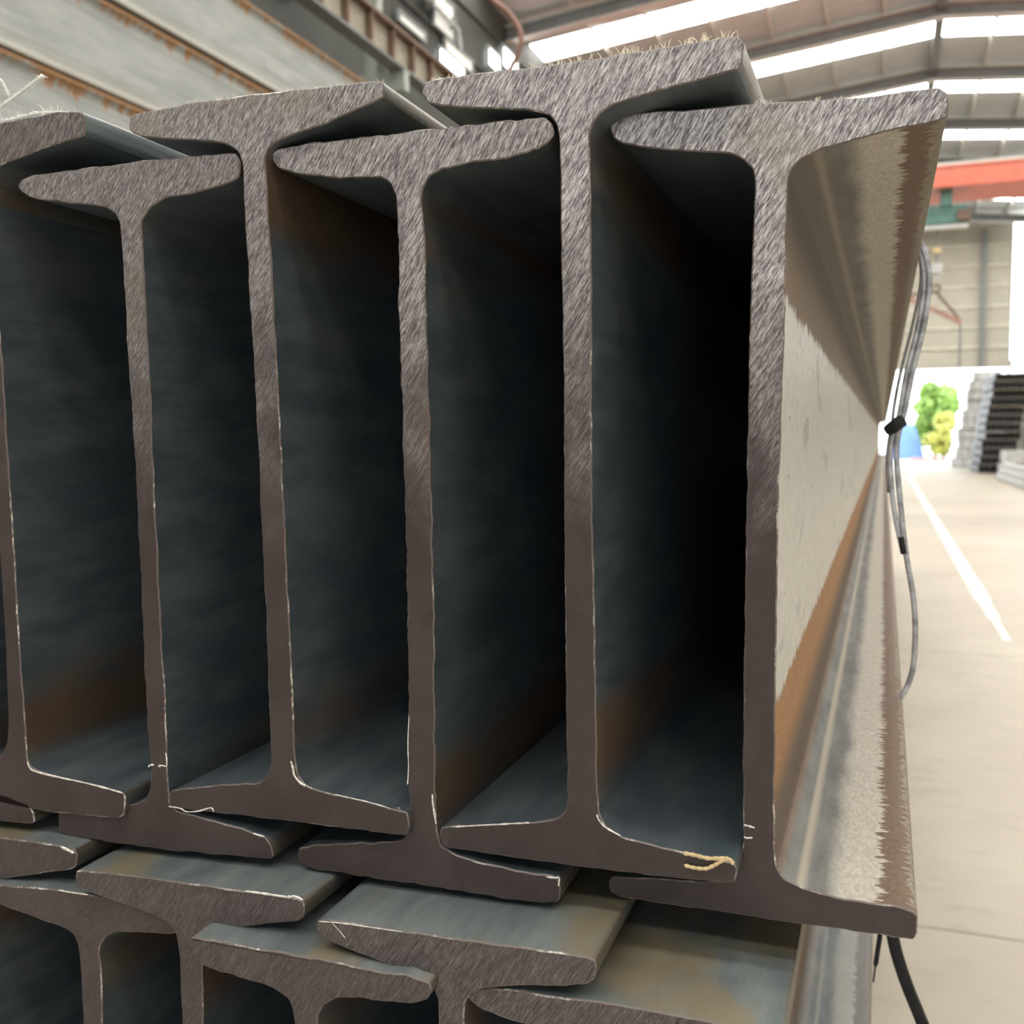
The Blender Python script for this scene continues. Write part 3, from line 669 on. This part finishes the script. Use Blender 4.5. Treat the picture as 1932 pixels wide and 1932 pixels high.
SEC = {
    'T0': (0.4760, '-5635,17863 -5619,17900 -5544,17904 -5326,17900 -4990,17888 -4842,17893 -4696,17895 -4549,17906 -4383,17890 -4349,17862 -4362,17750 -4444,17741 -4630,17712 -4854,17673 -5004,17642 -5048,17605 -5072,17545 -5091,17154 -5077,16805 -5053,16420 -5044,15904 -5027,15447 -5017,14787 -5000,14320 -4993,14119 -4990,14018 -4967,13969 -4892,13940 -4787,13929 -4581,13915 -4379,13899 -4248,13878 -4238,13853 -4250,13744 -4295,13719 -4550,13703 -4799,13692 -5055,13690 -5229,13700 -5497,13706 -5750,13704 -5781,13729 -5774,13843 -5740,13868 -5484,13917 -5258,13976 -5189,14024 -5150,14103 -5135,14207 -5129,14780 -5147,15444 -5191,16230 -5231,17004 -5234,17449 -5253,17562 -5300,17629 -5405,17687 -5596,17785'),
    'T1': (0.4800, '-4912,17524 -4885,17559 -4794,17576 -4753,17578 -4349,17580 -3912,17579 -3652,17571 -3372,17563 -3336,17508 -3346,17421 -3464,17395 -3699,17363 -3840,17361 -3948,17317 -4007,17256 -4016,17212 -4006,17083 -4005,16756 -3992,16429 -3989,15934 -3981,15471 -3969,14908 -3957,14530 -3954,14211 -3953,13922 -3941,13843 -3893,13797 -3758,13782 -3594,13768 -3485,13757 -3366,13734 -3285,13723 -3244,13670 -3235,13612 -3260,13596 -3367,13587 -3918,13551 -4330,13540 -4787,13539 -4806,13578 -4800,13694 -4669,13717 -4421,13761 -4199,13805 -4119,13847 -4085,13907 -4075,14070 -4083,14166 -4093,14307 -4101,14582 -4099,14996 -4112,15624 -4123,16089 -4143,16434 -4151,16876 -4162,17148 -4169,17248 -4197,17304 -4241,17335 -4275,17350 -4472,17381 -4685,17415 -4834,17452 -4889,17485'),
    'T2': (0.4790, '-4070,17772 -4064,17818 -4041,17833 -3948,17846 -3634,17856 -3207,17856 -2898,17844 -2707,17840 -2521,17835 -2460,17828 -2448,17805 -2452,17745 -2486,17736 -2588,17707 -2707,17681 -2787,17654 -3025,17611 -3108,17589 -3155,17561 -3173,17507 -3166,17422 -3157,17125 -3142,16818 -3127,16402 -3113,15934 -3099,15436 -3084,14962 -3076,14604 -3070,14302 -3069,14196 -3054,14116 -3008,14063 -2893,14040 -2739,14022 -2595,14010 -2476,13995 -2371,13990 -2363,13906 -2386,13853 -2466,13849 -2641,13849 -2952,13842 -3169,13838 -3622,13828 -3843,13820 -3938,13824 -3947,13878 -3926,13925 -3766,13960 -3517,14008 -3315,14034 -3257,14081 -3227,14164 -3227,14287 -3232,14491 -3237,15044 -3252,15491 -3260,15934 -3277,16407 -3292,16720 -3299,16930 -3305,17085 -3317,17345 -3316,17478 -3341,17560 -3402,17606 -3512,17637 -3691,17664 -3980,17706 -4045,17740'),
    'T3': (0.4850, '-3166,17521 -3168,17555 -3134,17577 -2876,17581 -2558,17578 -2267,17579 -2053,17577 -1742,17574 -1600,17569 -1565,17539 -1557,17485 -1593,17443 -1642,17420 -1845,17383 -2055,17385 -2162,17367 -2225,17335 -2262,17285 -2272,17219 -2261,17118 -2255,16874 -2250,16380 -2241,15932 -2234,15512 -2232,15002 -2235,14513 -2237,14153 -2233,13924 -2228,13860 -2204,13802 -2126,13766 -1982,13736 -1795,13723 -1613,13727 -1544,13720 -1529,13665 -1544,13589 -1631,13567 -1844,13562 -2128,13562 -2372,13561 -2679,13554 -2995,13554 -3102,13570 -3111,13625 -3096,13664 -2991,13700 -2725,13743 -2510,13781 -2439,13806 -2403,13843 -2392,13910 -2389,14135 -2389,14499 -2388,14993 -2390,15508 -2399,15932 -2407,16385 -2412,16835 -2413,17176 -2420,17272 -2447,17328 -2515,17367 -2605,17376 -2771,17383 -3005,17427 -3130,17467'),
    'T4': (0.4840, '-2253,17758 -2247,17810 -2199,17820 -2102,17821 -1920,17821 -1670,17812 -1386,17811 -1182,17816 -984,17819 -794,17824 -707,17826 -664,17820 -633,17785 -644,17709 -663,17674 -706,17665 -786,17659 -857,17646 -1049,17621 -1182,17598 -1262,17582 -1317,17554 -1354,17508 -1370,17447 -1365,17276 -1357,16954 -1358,16352 -1358,15799 -1347,15270 -1334,14598 -1331,14344 -1328,14188 -1320,14093 -1286,14028 -1198,13985 -1031,13966 -890,13951 -745,13939 -645,13932 -627,13903 -639,13835 -680,13826 -866,13814 -1030,13809 -1283,13802 -1475,13799 -1791,13796 -2026,13798 -2187,13796 -2211,13855 -2198,13906 -2139,13920 -1976,13947 -1699,13997 -1545,14036 -1505,14075 -1488,14141 -1488,14327 -1493,14583 -1495,14857 -1501,15532 -1502,16357 -1512,16827 -1516,17199 -1518,17453 -1534,17525 -1578,17578 -1677,17610 -1921,17646 -2162,17686 -2230,17710'),
    'T5': (0.5060, '-1320,17538 -1314,17586 -1284,17604 -1109,17602 -926,17591 -594,17585 -355,17565 -125,17554 127,17560 200,17560 236,17530 244,17483 236,17421 188,17410 79,17396 -46,17384 -168,17365 -304,17334 -392,17301 -440,17256 -454,17184 -454,17038 -459,16508 -469,16093 -477,15591 -478,15015 -478,14483 -476,14079 -474,13916 -460,13836 -418,13787 -321,13756 -158,13733 -1,13733 97,13735 174,13721 195,13701 200,13618 184,13578 77,13576 -163,13576 -364,13567 -626,13571 -990,13566 -1269,13565 -1319,13589 -1327,13640 -1307,13672 -1065,13696 -818,13714 -710,13733 -660,13779 -637,13851 -628,13977 -629,14084 -633,14467 -632,14807 -630,15403 -627,16056 -621,16680 -608,17090 -607,17215 -615,17278 -663,17330 -739,17363 -924,17391 -1109,17423 -1257,17461 -1303,17492'),
    'L4': (0.4445, '-2062,12922 -2046,13061 -2047,13175 -2067,13240 -2110,13276 -2201,13301 -2369,13321 -2577,13361 -2712,13395 -2746,13438 -2739,13482 -2691,13499 -2460,13503 -2086,13515 -1734,13527 -1480,13539 -1290,13546 -1230,13539 -1220,13502 -1233,13445 -1274,13408 -1422,13370 -1564,13348 -1797,13294 -1862,13254 -1897,13204 -1909,13133 -1905,12955 -1789,10179 -1806,10039 -1804,9926 -1785,9861 -1741,9825 -1650,9800 -1483,9780 -1274,9740 -1140,9706 -1106,9663 -1113,9619 -1161,9602 -1391,9598 -1765,9586 -2118,9574 -2372,9562 -2562,9555 -2622,9562 -2632,9599 -2619,9656 -2577,9693 -2430,9731 -2287,9752 -2055,9807 -1989,9847 -1955,9897 -1942,9968 -1946,10146'),
    'L3': (0.4366, '-2841,12804 -2834,12936 -2845,13011 -2872,13069 -2955,13114 -3076,13124 -3354,13146 -3429,13165 -3485,13263 -3487,13301 -3448,13313 -3234,13315 -2908,13316 -2564,13326 -2382,13317 -2162,13330 -2050,13313 -2036,13275 -2062,13226 -2144,13191 -2331,13163 -2470,13161 -2590,13130 -2660,13074 -2699,13012 -2700,12834 -2753,9932 -2759,9801 -2748,9725 -2721,9667 -2638,9622 -2517,9612 -2239,9590 -2164,9571 -2109,9474 -2107,9435 -2145,9423 -2360,9421 -2686,9420 -3029,9410 -3212,9419 -3431,9406 -3544,9423 -3558,9462 -3531,9510 -3449,9545 -3263,9573 -3124,9575 -3003,9606 -2934,9663 -2895,9725 -2894,9902'),
    'L2': (0.4535, '-3683,12525 -3692,12675 -3696,13047 -3703,13155 -3722,13223 -3786,13275 -3956,13303 -4183,13331 -4395,13365 -4428,13421 -4418,13468 -4350,13481 -4072,13496 -3585,13516 -3235,13524 -2912,13535 -2870,13521 -2864,13484 -2875,13433 -2932,13400 -3127,13356 -3377,13284 -3484,13241 -3533,13178 -3540,13062 -3547,12554 -3467,10543 -3457,10394 -3453,10022 -3446,9914 -3427,9845 -3363,9794 -3193,9765 -2966,9738 -2754,9703 -2721,9647 -2731,9600 -2799,9587 -3077,9572 -3564,9552 -3914,9544 -4237,9533 -4279,9547 -4285,9584 -4274,9636 -4217,9669 -4022,9713 -3772,9785 -3665,9827 -3616,9891 -3609,10006 -3602,10514'),
    'L1': (0.4596, '-4462,12324 -4467,12484 -4475,12821 -4484,12968 -4513,13032 -4588,13062 -4834,13091 -5087,13128 -5207,13147 -5248,13181 -5245,13237 -5209,13256 -5079,13258 -4663,13291 -4392,13300 -4065,13293 -3840,13266 -3768,13218 -3762,13172 -3807,13151 -3916,13139 -4065,13120 -4209,13096 -4277,13059 -4319,12996 -4329,12945 -4317,12872 -4320,12354 -4335,10187 -4330,10028 -4322,9691 -4313,9544 -4284,9480 -4209,9450 -3963,9420 -3710,9383 -3590,9365 -3549,9330 -3552,9275 -3588,9256 -3718,9253 -4134,9220 -4405,9211 -4732,9218 -4957,9246 -5029,9294 -5035,9340 -4990,9360 -4881,9372 -4732,9391 -4588,9415 -4520,9453 -4478,9515 -4468,9566 -4480,9639 -4477,10157'),
    'L0': (0.4660, '-5393,12089 -5396,12935 -5403,13109 -5435,13180 -5548,13244 -5818,13335 -6004,13374 -6048,13421 -6035,13477 -5948,13495 -5577,13505 -5132,13526 -4713,13539 -4545,13533 -4527,13492 -4539,13421 -4584,13398 -4802,13343 -5003,13293 -5148,13251 -5202,13216 -5233,13135 -5240,13030 -5235,12123 -5182,10980 -5179,10134 -5171,9961 -5140,9889 -5026,9826 -4756,9734 -4571,9696 -4526,9648 -4540,9593 -4626,9575 -4998,9565 -5442,9543 -5862,9530 -6029,9537 -6048,9577 -6036,9648 -5990,9671 -5773,9727 -5571,9777 -5427,9819 -5372,9854 -5341,9935 -5335,10039 -5340,10947'),
    'L5': (0.4467, '-1109,12795 -1119,12951 -1140,13038 -1218,13087 -1430,13117 -1675,13140 -1830,13169 -1892,13207 -1883,13250 -1840,13271 -1658,13300 -1429,13304 -1184,13327 -908,13327 -681,13330 -456,13330 -373,13327 -359,13298 -367,13218 -408,13189 -595,13153 -813,13106 -937,13054 -971,12984 -966,12829 -790,9884 -779,9729 -758,9641 -680,9592 -469,9562 -223,9539 -69,9510 -6,9473 -15,9430 -58,9408 -241,9379 -469,9375 -714,9352 -990,9352 -1217,9350 -1442,9349 -1525,9352 -1539,9381 -1531,9462 -1490,9490 -1303,9526 -1085,9573 -962,9626 -927,9696 -932,9851'),
}
def outline(k):
    d, s = SEC[k]; pts = [tuple(int(v) / 1e4 for v in q.split(',')) for q in s.split()]
    x0 = sum(p[0] for p in pts) / len(pts); z0 = min(p[1] for p in pts)
    return d, x0, z0, [(x - x0, z - z0) for x, z in pts]
LAB = {
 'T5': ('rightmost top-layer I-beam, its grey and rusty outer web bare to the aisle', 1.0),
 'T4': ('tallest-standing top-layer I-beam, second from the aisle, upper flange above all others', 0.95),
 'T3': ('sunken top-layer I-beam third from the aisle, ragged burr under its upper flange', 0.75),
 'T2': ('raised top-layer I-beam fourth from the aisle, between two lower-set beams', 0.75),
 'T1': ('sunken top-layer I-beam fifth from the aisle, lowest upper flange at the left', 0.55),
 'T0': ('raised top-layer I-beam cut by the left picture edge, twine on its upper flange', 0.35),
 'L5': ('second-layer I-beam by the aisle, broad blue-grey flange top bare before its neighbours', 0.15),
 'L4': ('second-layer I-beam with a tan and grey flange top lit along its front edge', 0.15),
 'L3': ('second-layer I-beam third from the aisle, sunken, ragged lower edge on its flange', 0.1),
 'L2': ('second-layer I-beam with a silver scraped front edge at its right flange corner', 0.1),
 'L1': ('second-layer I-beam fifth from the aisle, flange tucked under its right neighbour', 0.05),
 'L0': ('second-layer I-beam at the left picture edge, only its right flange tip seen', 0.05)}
BEAM = {}
for i, k in enumerate(['T0', 'T1', 'T2', 'T3', 'T4', 'T5', 'L0', 'L1', 'L2', 'L3', 'L4', 'L5']):
    d, x0, z0, ol = outline(k)
    ms = beam_parts('beam', ol, d, 12.0, i * 3.7, {'T3': 2.0, 'T1': 1.5, 'L3': 1.8, 'T2': 1.3}.get(k, 1.0))
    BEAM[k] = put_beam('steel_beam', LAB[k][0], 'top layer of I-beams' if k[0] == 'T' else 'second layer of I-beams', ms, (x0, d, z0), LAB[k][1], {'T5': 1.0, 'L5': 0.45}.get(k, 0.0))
    if k == 'T1':
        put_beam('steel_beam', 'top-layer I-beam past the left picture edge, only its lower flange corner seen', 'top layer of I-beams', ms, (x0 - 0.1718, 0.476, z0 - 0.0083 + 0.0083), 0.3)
    if k == 'T3': generic = ms; gz = (x0, d, z0)
# two hidden layers that carry the stack; the aisle-side beam of the third layer is seen
for layer, (zlo, zhi) in enumerate(((0.5335, 0.556), (0.131, 0.154))):
    for c in range(6):
        x = -0.0995 - 0.088 * c + (0.012 if c == 0 and layer == 0 else 0); lo = c % 2 == 0
        if layer == 0 and c == 0: lb_ = 'third-layer I-beam on the aisle side, its edge showing below the others'
        else: lb_ = 'dark I-beam buried in the two lowest layers of the stack'
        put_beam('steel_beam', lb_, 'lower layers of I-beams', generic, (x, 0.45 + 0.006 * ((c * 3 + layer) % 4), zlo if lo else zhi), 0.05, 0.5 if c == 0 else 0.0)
for k, (y, wd_) in enumerate(((1.2, 'first'), (4.2, 'second'), (7.2, 'third'), (10.2, 'fourth'))):
    o = tag(empty('timber_bearer', (-0.32, y, 0)), 'timber bearer under the near I-beam stack, %s from the sawn ends' % wd_, 'timber', 'timber bearers under the I-beam stack')
    boxpart('baulk', o, M['timber'], -0.42, 0.36, -0.06, 0.06, 0, 0.13)

# ------------------------------------------------------------------ tall weathered stack at the left
SX = -3.0
sec = []
hw_, hh_, tw_, tt_, tr_ = 0.075, 0.18, 0.052, 0.014, 0.018
half = [(-hw_, hh_), (hw_, hh_), (hw_, hh_ - tt_), (0.062, hh_ - tr_ - .004), (0.055, hh_ - tr_ - .012), (tw_, hh_ - tr_ - .024), (tw_, hh_ - .07)]
ol = [Vector((a, b)) for a, b in half] + [Vector((a, -b)) for a, b in reversed(half[2:])] + [Vector((hw_, -hh_)), Vector((-hw_, -hh_))] + [Vector((-a, -b)) for a, b in half[2:]] + [Vector((-a, b)) for a, b in reversed(half[2:])]
wms = beam_parts('weathered', ol, 0, 12.0, 77, 0.3, 0.006, (M['stack'], M['stack'], M['stack']))
tiers = 10
zt = 2.17 + H; pitch = zt / tiers
for r in range(tiers):
    z = r * pitch
    if r >= tiers - 3:
        lb_ = ('topmost', 'second from top', 'third from top')[tiers - 1 - r] + ' weathered grey I-beam of the tall rust-streaked stack at upper left'
    else: lb_ = 'weathered grey I-beam low in the tall left stack, hidden by the near beams'
    put_beam('weathered_beam', lb_, 'tall weathered stack at upper left', wms, (SX - hw_ + 0.01 * (r % 2), 1.6, z + hh_), 0.0)

# ------------------------------------------------------------------ straps, twig, twine, burrs
def strand(name, pts, r, mat, parent, flat=0.45, k=10, n=8):
    mb = MB(); mb.tube(spline(pts, k), r, n, flat); return part(name, mb, M[mat], parent, True)
S0 = Vector((0.02, 0.93, 1.40))
st = tag(empty('binding_strap', S0), 'dark doubled binding strap looping outside the rightmost beam', 'strap')
def rel(L): return [tuple(Vector(p) - S0) for p in L]
strand('long_strand', rel([(-0.03, 0.93, 1.7655), (0.0, 0.93, 1.7675), (0.018, 0.93, 1.7665), (0.0275,0.93,1.757),(0.0318,0.93,1.7420),(0.0332,0.93,1.7242),(0.0293,0.93,1.6891),(0.0218,0.93,1.6538),(0.0166,0.93,1.6225),(0.0135,0.93,1.609),(0.0108,0.93,1.5954),(0.0107,0.93,1.5772),(0.0139,0.93,1.5453),(0.017,0.93,1.5179),(0.021,0.93,1.4905),(0.0259,0.93,1.4631),(0.0286,0.93,1.4355),(0.028,0.93,1.403),(0.0241,0.93,1.384),(0.0171,0.93,1.3703),(0.008,0.94,1.364)]), 0.0024, 'strapgrey', st, 0.7)
strand('short_strand', rel([(-0.02,0.936,1.7655),(0.005,0.935,1.7665),(0.018,0.934,1.764),(0.0265,0.932,1.7500),(0.0290,0.93,1.7244),(0.0248,0.93,1.6893),(0.0172,0.93,1.6539),(0.0127,0.93,1.6225),(0.0101,0.93,1.609),(0.0065,0.93,1.5954),(0.0056,0.93,1.5772),(0.0079,0.93,1.5452),(0.0128,0.93,1.5178),(0.0166,0.93,1.5021)]), 0.0021, 'strapgrey', st, 0.7)
strand('thin_strand', rel([(-0.01,0.942,1.7645),(0.012,0.942,1.765),(0.0225,0.942,1.758),(0.0268,0.941,1.742),(0.0262,0.94,1.722),(0.0205,0.94,1.6905),(0.0126,0.94,1.6546),(0.0081,0.94,1.6274),(0.0063,0.94,1.6091),(0.0036,0.94,1.5908),(0.0031,0.94,1.5723),(0.0049,0.94,1.5492)]), 0.0014, 'strapgrey', st, 0.8)
strand('crimp_knot', rel([(0.0035, 0.932, 1.603), (0.009, 0.926, 1.608), (0.0145, 0.93, 1.612)]), 0.0055, 'black', st, 0.8)
strand('frayed_end', rel([(0.0155, 0.93, 1.512), (0.0172, 0.93, 1.503), (0.0185, 0.93, 1.497)]), [0.003] * 20 + [0.001], 'black', st, 0.9)
s2 = tag(empty('trailing_strap', (0.0153, 0.93, 1.15)), 'black strap tail hanging free below the lower right beam flange', 'strap')
S0 = Vector((0.0153, 0.93, 1.15))
strand('band', rel([(0.010,0.935,1.176),(0.0153,0.93,1.1586),(0.0197,0.93,1.1398),(0.029,0.93,1.1122),(0.0429,0.93,1.0783),(0.0649,0.93,1.0219),(0.09,0.92,0.9),(0.115,0.90,0.65),(0.12,0.88,0.3),(0.13,0.86,0.01)]), 0.0054, 'black', s2, 0.6)
s3 = tag(empty('thin_strap_tail', (0.0054, 0.95, 1.1448)), 'short thin black strap end beside the black strap tail', 'strap')
S0 = Vector((0.0054, 0.95, 1.1448))
strand('band', rel([(0.0054,0.95,1.16),(0.0054,0.95,1.1448),(0.0034,0.95,1.127),(0.0005,0.95,1.10)]), [0.0022] * 20 + [0.0008] * 20, 'black', s3, 0.6, 8)

S0 = Vector((-0.066, 0.481, 1.395))
tw = tag(empty('straw_twig', S0), 'small forked dry straw lying on a lower flange near the front', 'twig')
r_ = [0.0007 + 0.0004 * math.sin(i * .9) ** 2 for i in range(200)]
def strand2(name, L, r, mat, parent):
    sp_ = spline(L, 8); mb = MB(); mb.tube(sp_, [r * (0.7 + .3 * math.sin(i * .7) ** 2) * (0.35 if i in (0, len(sp_) - 1) else 1) for i in range(len(sp_))], 8, 0.8); return part(name, mb, M[mat], parent, True)
strand2('upper_prong', rel([(-0.0888,0.4815,1.3957),(-0.0828,0.4812,1.3956),(-0.0764,0.481,1.3950),(-0.07,0.4815,1.3957),(-0.0665,0.482,1.3955),(-0.0639,0.4815,1.3936)]), 0.0012, 'straw', tw)
strand2('lower_prong', rel([(-0.0879,0.4805,1.3901),(-0.0827,0.4805,1.3895),(-0.077,0.4805,1.39),(-0.0725,0.4808,1.3926),(-0.0694,0.481,1.3948),(-0.0669,0.4815,1.396)]), 0.0011, 'straw', tw)

S0 = Vector((-0.52, 0.5, 1.80))
tn = tag(empty('white_twine', S0), 'frayed white twine lying over the leftmost raised beam', 'twine')
rt = random.Random(5)
def fuzzy(name, L, r, n):
    pp = spline(rel(L), 10); mb = MB(); mb.tube(pp, [r * (0.7 + .6 * rt.random()) for _ in pp], 6, 0.8)
    for k in range(n):
        p = rt.choice(pp); d = Vector((rt.gauss(0, 1), rt.gauss(0, .5), rt.gauss(0, 1))).normalized() * rt.uniform(.002, .006)
        q = p + d * .6 + Vector((0, 0, rt.uniform(-.001, .001))); mb.tube([p, q, p + d], [0.00025, 0.0002, 0.0001], 3)
    return part(name, mb, M['twine'], tn)
fuzzy('loop', [(-0.53,0.5005,1.797),(-0.513,0.4815,1.7915),(-0.505,0.482,1.792),(-0.492,0.482,1.7925),(-0.474,0.4795,1.7925),(-0.460,0.480,1.7915),(-0.449,0.484,1.7905)], 0.0011, 160)
fuzzy('loose_end', [(-0.56,0.52,1.7945),(-0.61,0.57,1.80),(-0.645,0.6,1.82),(-0.640,0.6,1.8425),(-0.6283,0.6,1.8492),(-0.6177,0.6,1.8537),(-0.6046,0.6,1.8591),(-0.5891,0.6,1.8659),(-0.5862,0.6,1.8672)], 0.0016, 130)
fuzzy('short_fork', [(-0.640,0.6,1.8425),(-0.636,0.6,1.868),(-0.6272,0.6,1.8695),(-0.6186,0.6,1.8565)], 0.0011, 30)

def top_z(k, x):
    d, x0, z0, ol = outline(k)
    best = 0
    for i in range(len(ol)):
        a = ol[i]; b = ol[(i + 1) % len(ol)]; ax, bx = a[0] + x0, b[0] + x0
        if (ax - x) * (bx - x) <= 0 and ax != bx:
            best = max(best, z0 + a[1] + (b[1] - a[1]) * (x - ax) / (bx - ax))
    return best
def burr(k, fa, fb, n, hmin, hmax, wid, seed, clumps=0):
    """fringe of thin bent metal splinters standing on the front edge of the upper flange"""
    rb = random.Random(seed); d, x0, z0, ol = outline(k)
    xs = [p[0] + x0 for p in ol]; xa, xb = min(xs), max(xs); mb = MB()
    cs = [fa + (fb - fa) * rb.random() for _ in range(clumps)]
    for i in range(n):
        f = fa + (fb - fa) * rb.random()
        if clumps and rb.random() < .75: f = min(fb, max(fa, rb.choice(cs) + rb.gauss(0, .008)))
        x = xa + (xb - xa) * f; z = top_z(k, x) - 0.0006
        if z < 1: continue
        h = rb.uniform(hmin, hmax); b = rb.gauss(0, .45)
        p0 = Vector((x, d + rb.uniform(.0006, .003), z)); p1 = p0 + Vector((b * h * .35, 0, h * .6)); p2 = p0 + Vector((b * h, rb.gauss(0, .1) * h, h))
        B = BEAM[k].location
        mb.tube([p0 - B, p1 - B, p2 - B], [wid, wid * .8, wid * .35], 4, .5)
    o = part('burr', mb, M['burr'], BEAM[k]); o['kind'] = 'stuff'; o['label'] = 'pale splintered saw burr'
burr('T4', 0.36, 0.98, 120, .0010, .0050, .00022, 1, 18)
burr('T4', 0.03, 0.12, 26, .0010, .0035, .00016, 2, 4)
burr('T2', 0.22, 0.42, 34, .0015, .0040, .00012, 3)
burr('T2', 0.60, 0.97, 60, .0008, .0026, .00012, 4)
burr('T5', 0.45, 0.85, 60, .0008, .0028, .0002, 5, 8)

# silver scrapes: curled bright metal left on the saw edges
SCR = [
    ('L2', 0.0011, [(-0.3242, 1.3526), (-0.3112, 1.3531), (-0.2978, 1.3534), (-0.2925, 1.3545), (-0.2873, 1.3533)]),
    ('T2', 0.0011, [(-0.3094, 1.4191), (-0.3081, 1.4155), (-0.3072, 1.4111), (-0.3038, 1.4075), (-0.3001, 1.4058)]),
    ('T2', 0.0005, [(-0.2822, 1.4033), (-0.2706, 1.4023), (-0.2592, 1.4013), (-0.2473, 1.3995)]),
    ('T2', 0.0007, [(-0.3945, 1.3826), (-0.3861, 1.3824), (-0.3817, 1.381), (-0.373, 1.3824), (-0.3643, 1.3854), (-0.3622, 1.3831)]),
    ('T0', 0.0008, [(-0.4987, 1.3998), (-0.4972, 1.3962), (-0.493, 1.394), (-0.4746, 1.3923), (-0.4499, 1.3908), (-0.4252, 1.3881)]),
    ('T1', 0.0007, [(-0.4091, 1.4045), (-0.4075, 1.406), (-0.4048, 1.4063)]),
    ('T1', 0.0007, [(-0.4021, 1.4056), (-0.399, 1.4066), (-0.3959, 1.4066), (-0.3954, 1.4108), (-0.396, 1.4146)]),
    ('T1', 0.0005, [(-0.3951, 1.4387), (-0.3957, 1.4323), (-0.3952, 1.4259)]),
    ('T3', 0.0009, [(-0.225, 1.4081), (-0.2248, 1.4031), (-0.2239, 1.3974), (-0.223, 1.3916)]),
    ('T3', 0.0007, [(-0.1607, 1.3716), (-0.1561, 1.3717), (-0.1535, 1.3721), (-0.1538, 1.3675)]),
    ('T3', 0.0005, [(-0.2383, 1.45), (-0.2392, 1.4353), (-0.2391, 1.4206), (-0.2398, 1.4116)]),
    ('T4', 0.0006, [(-0.2135, 1.3917), (-0.1973, 1.3947), (-0.1808, 1.3977), (-0.169, 1.3998)]),
    ('T4', 0.0006, [(-0.1331, 1.4088), (-0.1317, 1.4057), (-0.1281, 1.4023), (-0.1204, 1.3992)]),
    ('T5', 0.0008, [(-0.0626, 1.4043), (-0.0603, 1.404), (-0.0571, 1.4034)]),
    ('T5', 0.0007, [(-0.0625, 1.398), (-0.0607, 1.3977), (-0.0581, 1.3983)]),
    ('L1', 0.0006, [(-0.4609, 1.3293), (-0.4496, 1.3297), (-0.4388, 1.3301)]),
    ('L0', 0.0013, [(-0.4647, 1.3535), (-0.4595, 1.3522), (-0.4546, 1.3509)]),
    ('L4', 0.0004, [(-0.2729, 1.3481), (-0.2603, 1.3493), (-0.2448, 1.3499), (-0.2237, 1.3506)]),
    ('L4', 0.0003, [(-0.2641, 1.3484), (-0.2604, 1.3453), (-0.2567, 1.3417)]),
    ('T1', 0.0009, [(-0.3363, 1.3735), (-0.332, 1.3728), (-0.3288, 1.3726)]),
]
for k, r, L in SCR:
    d = SEC[k][0]; B = BEAM[k].location
    sp_ = spline([(x, d - 0.0002, z) for x, z in L], 8); mb = MB()
    mb.tube([p - B for p in sp_], [r * (0.45 + .75 * abs(noise.noise((p.x * 900, 0, p.z * 900 + r * 1e4)))) * (0.3 if i in (0, len(sp_) - 1) else 1) for i, p in enumerate(sp_)], 7, 0.6)
    part('scraped_burr', mb, M['silver'], BEAM[k], True)
